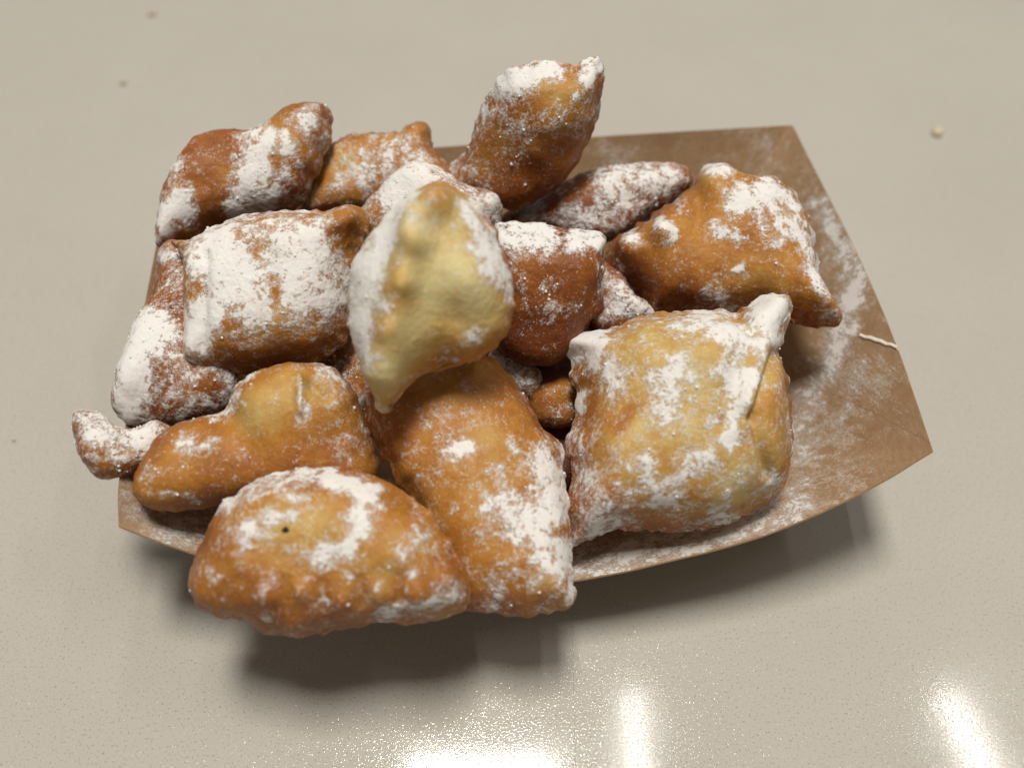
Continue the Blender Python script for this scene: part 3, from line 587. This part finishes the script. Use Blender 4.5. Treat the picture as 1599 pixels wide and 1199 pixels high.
pastry('pale yellow uncooked-looking pastry on top at the centre, bumpy seam down its face',
       [(655, 296, 9.25), (690, 288, 9.32), (730, 305, 9.18), (766, 340, 8.89), (786, 390, 8.47), (799, 440, 8.06), (804, 482, 7.71), (790, 522, 7.38), (760, 556, 7.10), (715, 580, 6.90), (668, 590, 6.81), (640, 603, 6.71), (619, 622, 6.50), (602, 645, 6.38), (592, 640, 6.50), (581, 606, 6.71), (562, 562, 7.05), (550, 522, 7.38), (544, 480, 7.73), (547, 440, 8.06), (559, 400, 8.39), (580, 368, 8.65), (612, 332, 8.95)],
       (672, 455, 7.9), 1.35, 0.9, 118, crimp=0.045, crimp_len=0.5, brown=0.09, edge_brown=0.18, sugar=-0.06, NA=420, K=104, plump=0.62, rough=0.7,
       feats=[(682, 322, 22, 0.38), (654, 382, 20, 0.26), (634, 446, 18, 0.16), (612, 512, 18, 0.12), (650, 345, 24, 0.34, 600, 575), (690, 560, 46, -0.28, 705, 510), (740, 440, 40, 0.15), (605, 605, 16, 0.12)],
       tones=[(684, 318, 28, 0.26), (630, 390, 30, 0.14, 590, 520), (640, 455, 26, 0.10), (700, 580, 50, 0.24, 770, 540), (620, 620, 20, 0.10), (800, 440, 34, 0.26, 760, 345), (690, 440, 50, -0.08), (640, 545, 24, -0.05)],
       strokes=[(640, 315, 22, 1.0, 578, 410), (575, 410, 24, 0.95, 556, 540), (735, 330, 20, 0.75, 780, 430), (762, 425, 24, 0.72), (745, 390, 18, 0.5), (600, 475, 12, 0.6), (580, 560, 14, 0.5, 575, 610), (745, 525, 12, 0.5), (590, 550, 10, 0.5), (795, 470, 8, 0.5, 780, 400), (640, 590, 8, 0.5), (600, 625, 14, 0.2), (680, 420, 40, -0.15, 660, 520)])
frontp = pastry('domed golden pastry nearest the camera, overhanging the front rim with a tiny burnt speck',
       [(297, 906, 4.3), (300, 880, 4.5), (314, 850, 4.7), (330, 812, 5.0), (352, 783, 5.2), (400, 750, 5.4), (450, 733, 5.5), (510, 727, 5.5), (560, 735, 5.5), (610, 756, 5.4), (660, 790, 5.2), (695, 830, 5.0), (720, 870, 4.7), (733, 912, 4.4), (728, 946, 4.1), (700, 964, 4.0), (645, 975, 3.9), (600, 972, 3.9), (555, 981, 3.8), (500, 990, 3.8), (450, 995, 3.8), (412, 989, 3.8), (382, 970, 3.9), (332, 960, 4.0), (305, 940, 4.1)],
       (515, 865, 4.7), 1.3, 0.8, 119, crimp=0.045, crimp_len=0.62, pinch=0.4, pleat=0.5, brown=0.44, edge_brown=0.12, sugar=-0.08, NA=460, K=112, plump=0.6, rough=1.1,
       feats=[(345, 900, 20, 0.06), (415, 930, 17, 0.12), (472, 922, 15, 0.11), (532, 935, 18, 0.13), (592, 925, 17, 0.13), (650, 925, 18, 0.14), (695, 905, 18, 0.12), (375, 905, 10, -0.04), (445, 905, 9, -0.05, 450, 935), (502, 912, 10, -0.06, 505, 940), (562, 905, 10, -0.05, 566, 940), (622, 900, 10, -0.07, 624, 935)],
       tones=[(440, 850, 70, -0.06, 620, 860), (380, 960, 40, 0.12, 600, 965), (340, 850, 30, 0.08), (500, 905, 20, 0.1)],
       strokes=[(430, 745, 26, 0.5, 500, 740), (515, 745, 13, 1.0, 580, 770), (350, 790, 20, 0.5, 400, 755), (390, 830, 18, 0.8), (455, 805, 16, 0.7, 420, 812), (567, 820, 24, 0.85), (545, 850, 20, 0.75, 500, 868), (625, 870, 16, 0.6), (650, 840, 20, 0.4), (430, 900, 20, 0.3), (505, 945, 10, 0.8), (540, 900, 8, 0.5), (590, 915, 12, 0.6), (600, 955, 14, 0.5, 690, 945), (705, 930, 16, 0.6), (640, 895, 8, 0.6), (335, 900, 10, 0.4), (415, 920, 10, 0.45), (415, 960, 10, 0.4), (680, 860, 20, 0.2), (480, 905, 8, 0.7)])

# the burnt speck on the front pastry, and crumbs on the table
def lump(name, p, r, mat, seed, parent=None, squash=0.7):
    iv, fc = ico(); rg = np.random.default_rng(seed)
    mid = {}; v = list(map(np.array, iv)); f2 = []
    def m(a, b_):
        k = (min(a, b_), max(a, b_))
        if k not in mid: x = v[a] + v[b_]; v.append(x / np.linalg.norm(x)); mid[k] = len(v) - 1
        return mid[k]
    for a, b_, c in fc: x, y, z = m(a, b_), m(b_, c), m(c, a); f2 += [(a, x, z), (b_, y, x), (c, z, y), (x, y, z)]
    v = np.array(v) * (0.65 + 0.7 * rg.random((len(v), 1))) * r * np.array([1.0, 0.9, squash])
    v[:, 2] = np.maximum(v[:, 2], -0.5 * r * squash)
    p = np.asarray(p, float)
    return mesh_object(name, v + p + np.array([0, 0, 0.5 * r * squash]), f2, mat, parent, origin=parent['_o'] if parent is not None else p)
# sit the speck on the surface under pixel (446, 824)
me = frontp.data; vv = np.empty(len(me.vertices) * 3, np.float32); me.vertices.foreach_get('co', vv)
vv = vv.reshape(-1, 3) / S + np.array(frontp['_o']); sx, sy = project(vv)
sel = np.argsort((sx - 446)**2 + (sy - 824)**2)[:20]; best = sel[np.argmax(vv[sel] @ -fw)]
lump('burnt_speck', vv[best] + np.array([0, 0, -0.03]), 0.068, M_CHAR, 3, frontp)
for (px, py, r, mat, seed, lab) in ((1463, 210, 0.21, M_CRUMB_PALE, 11, 'pale yellowish crumb on the table beyond the far right corner of the tray'),
                                    (238, 24, 0.15, M_CRUMB_TAN, 12, 'tan crumb on the bare table at the far left, topmost in view'),
                                    (193, 131, 0.13, M_CRUMB_TAN, 13, 'faint tan crumb on the table beyond the back left pastry'),
                                    (22, 688, 0.05, M_CRUMB_TAN, 14, 'tiny brown crumb on the table at the left edge of the picture')):
    p = at_z(np.array([px]), np.array([py]), 0.0)[0]
    c = lump('crumb', p + np.array([0, 0, 0.002]), r, mat, seed); c['label'] = lab; c['category'] = 'crumb'; c['group'] = 'crumbs on the table'
for o in bpy.data.objects:
    if '_o' in o: del o['_o']
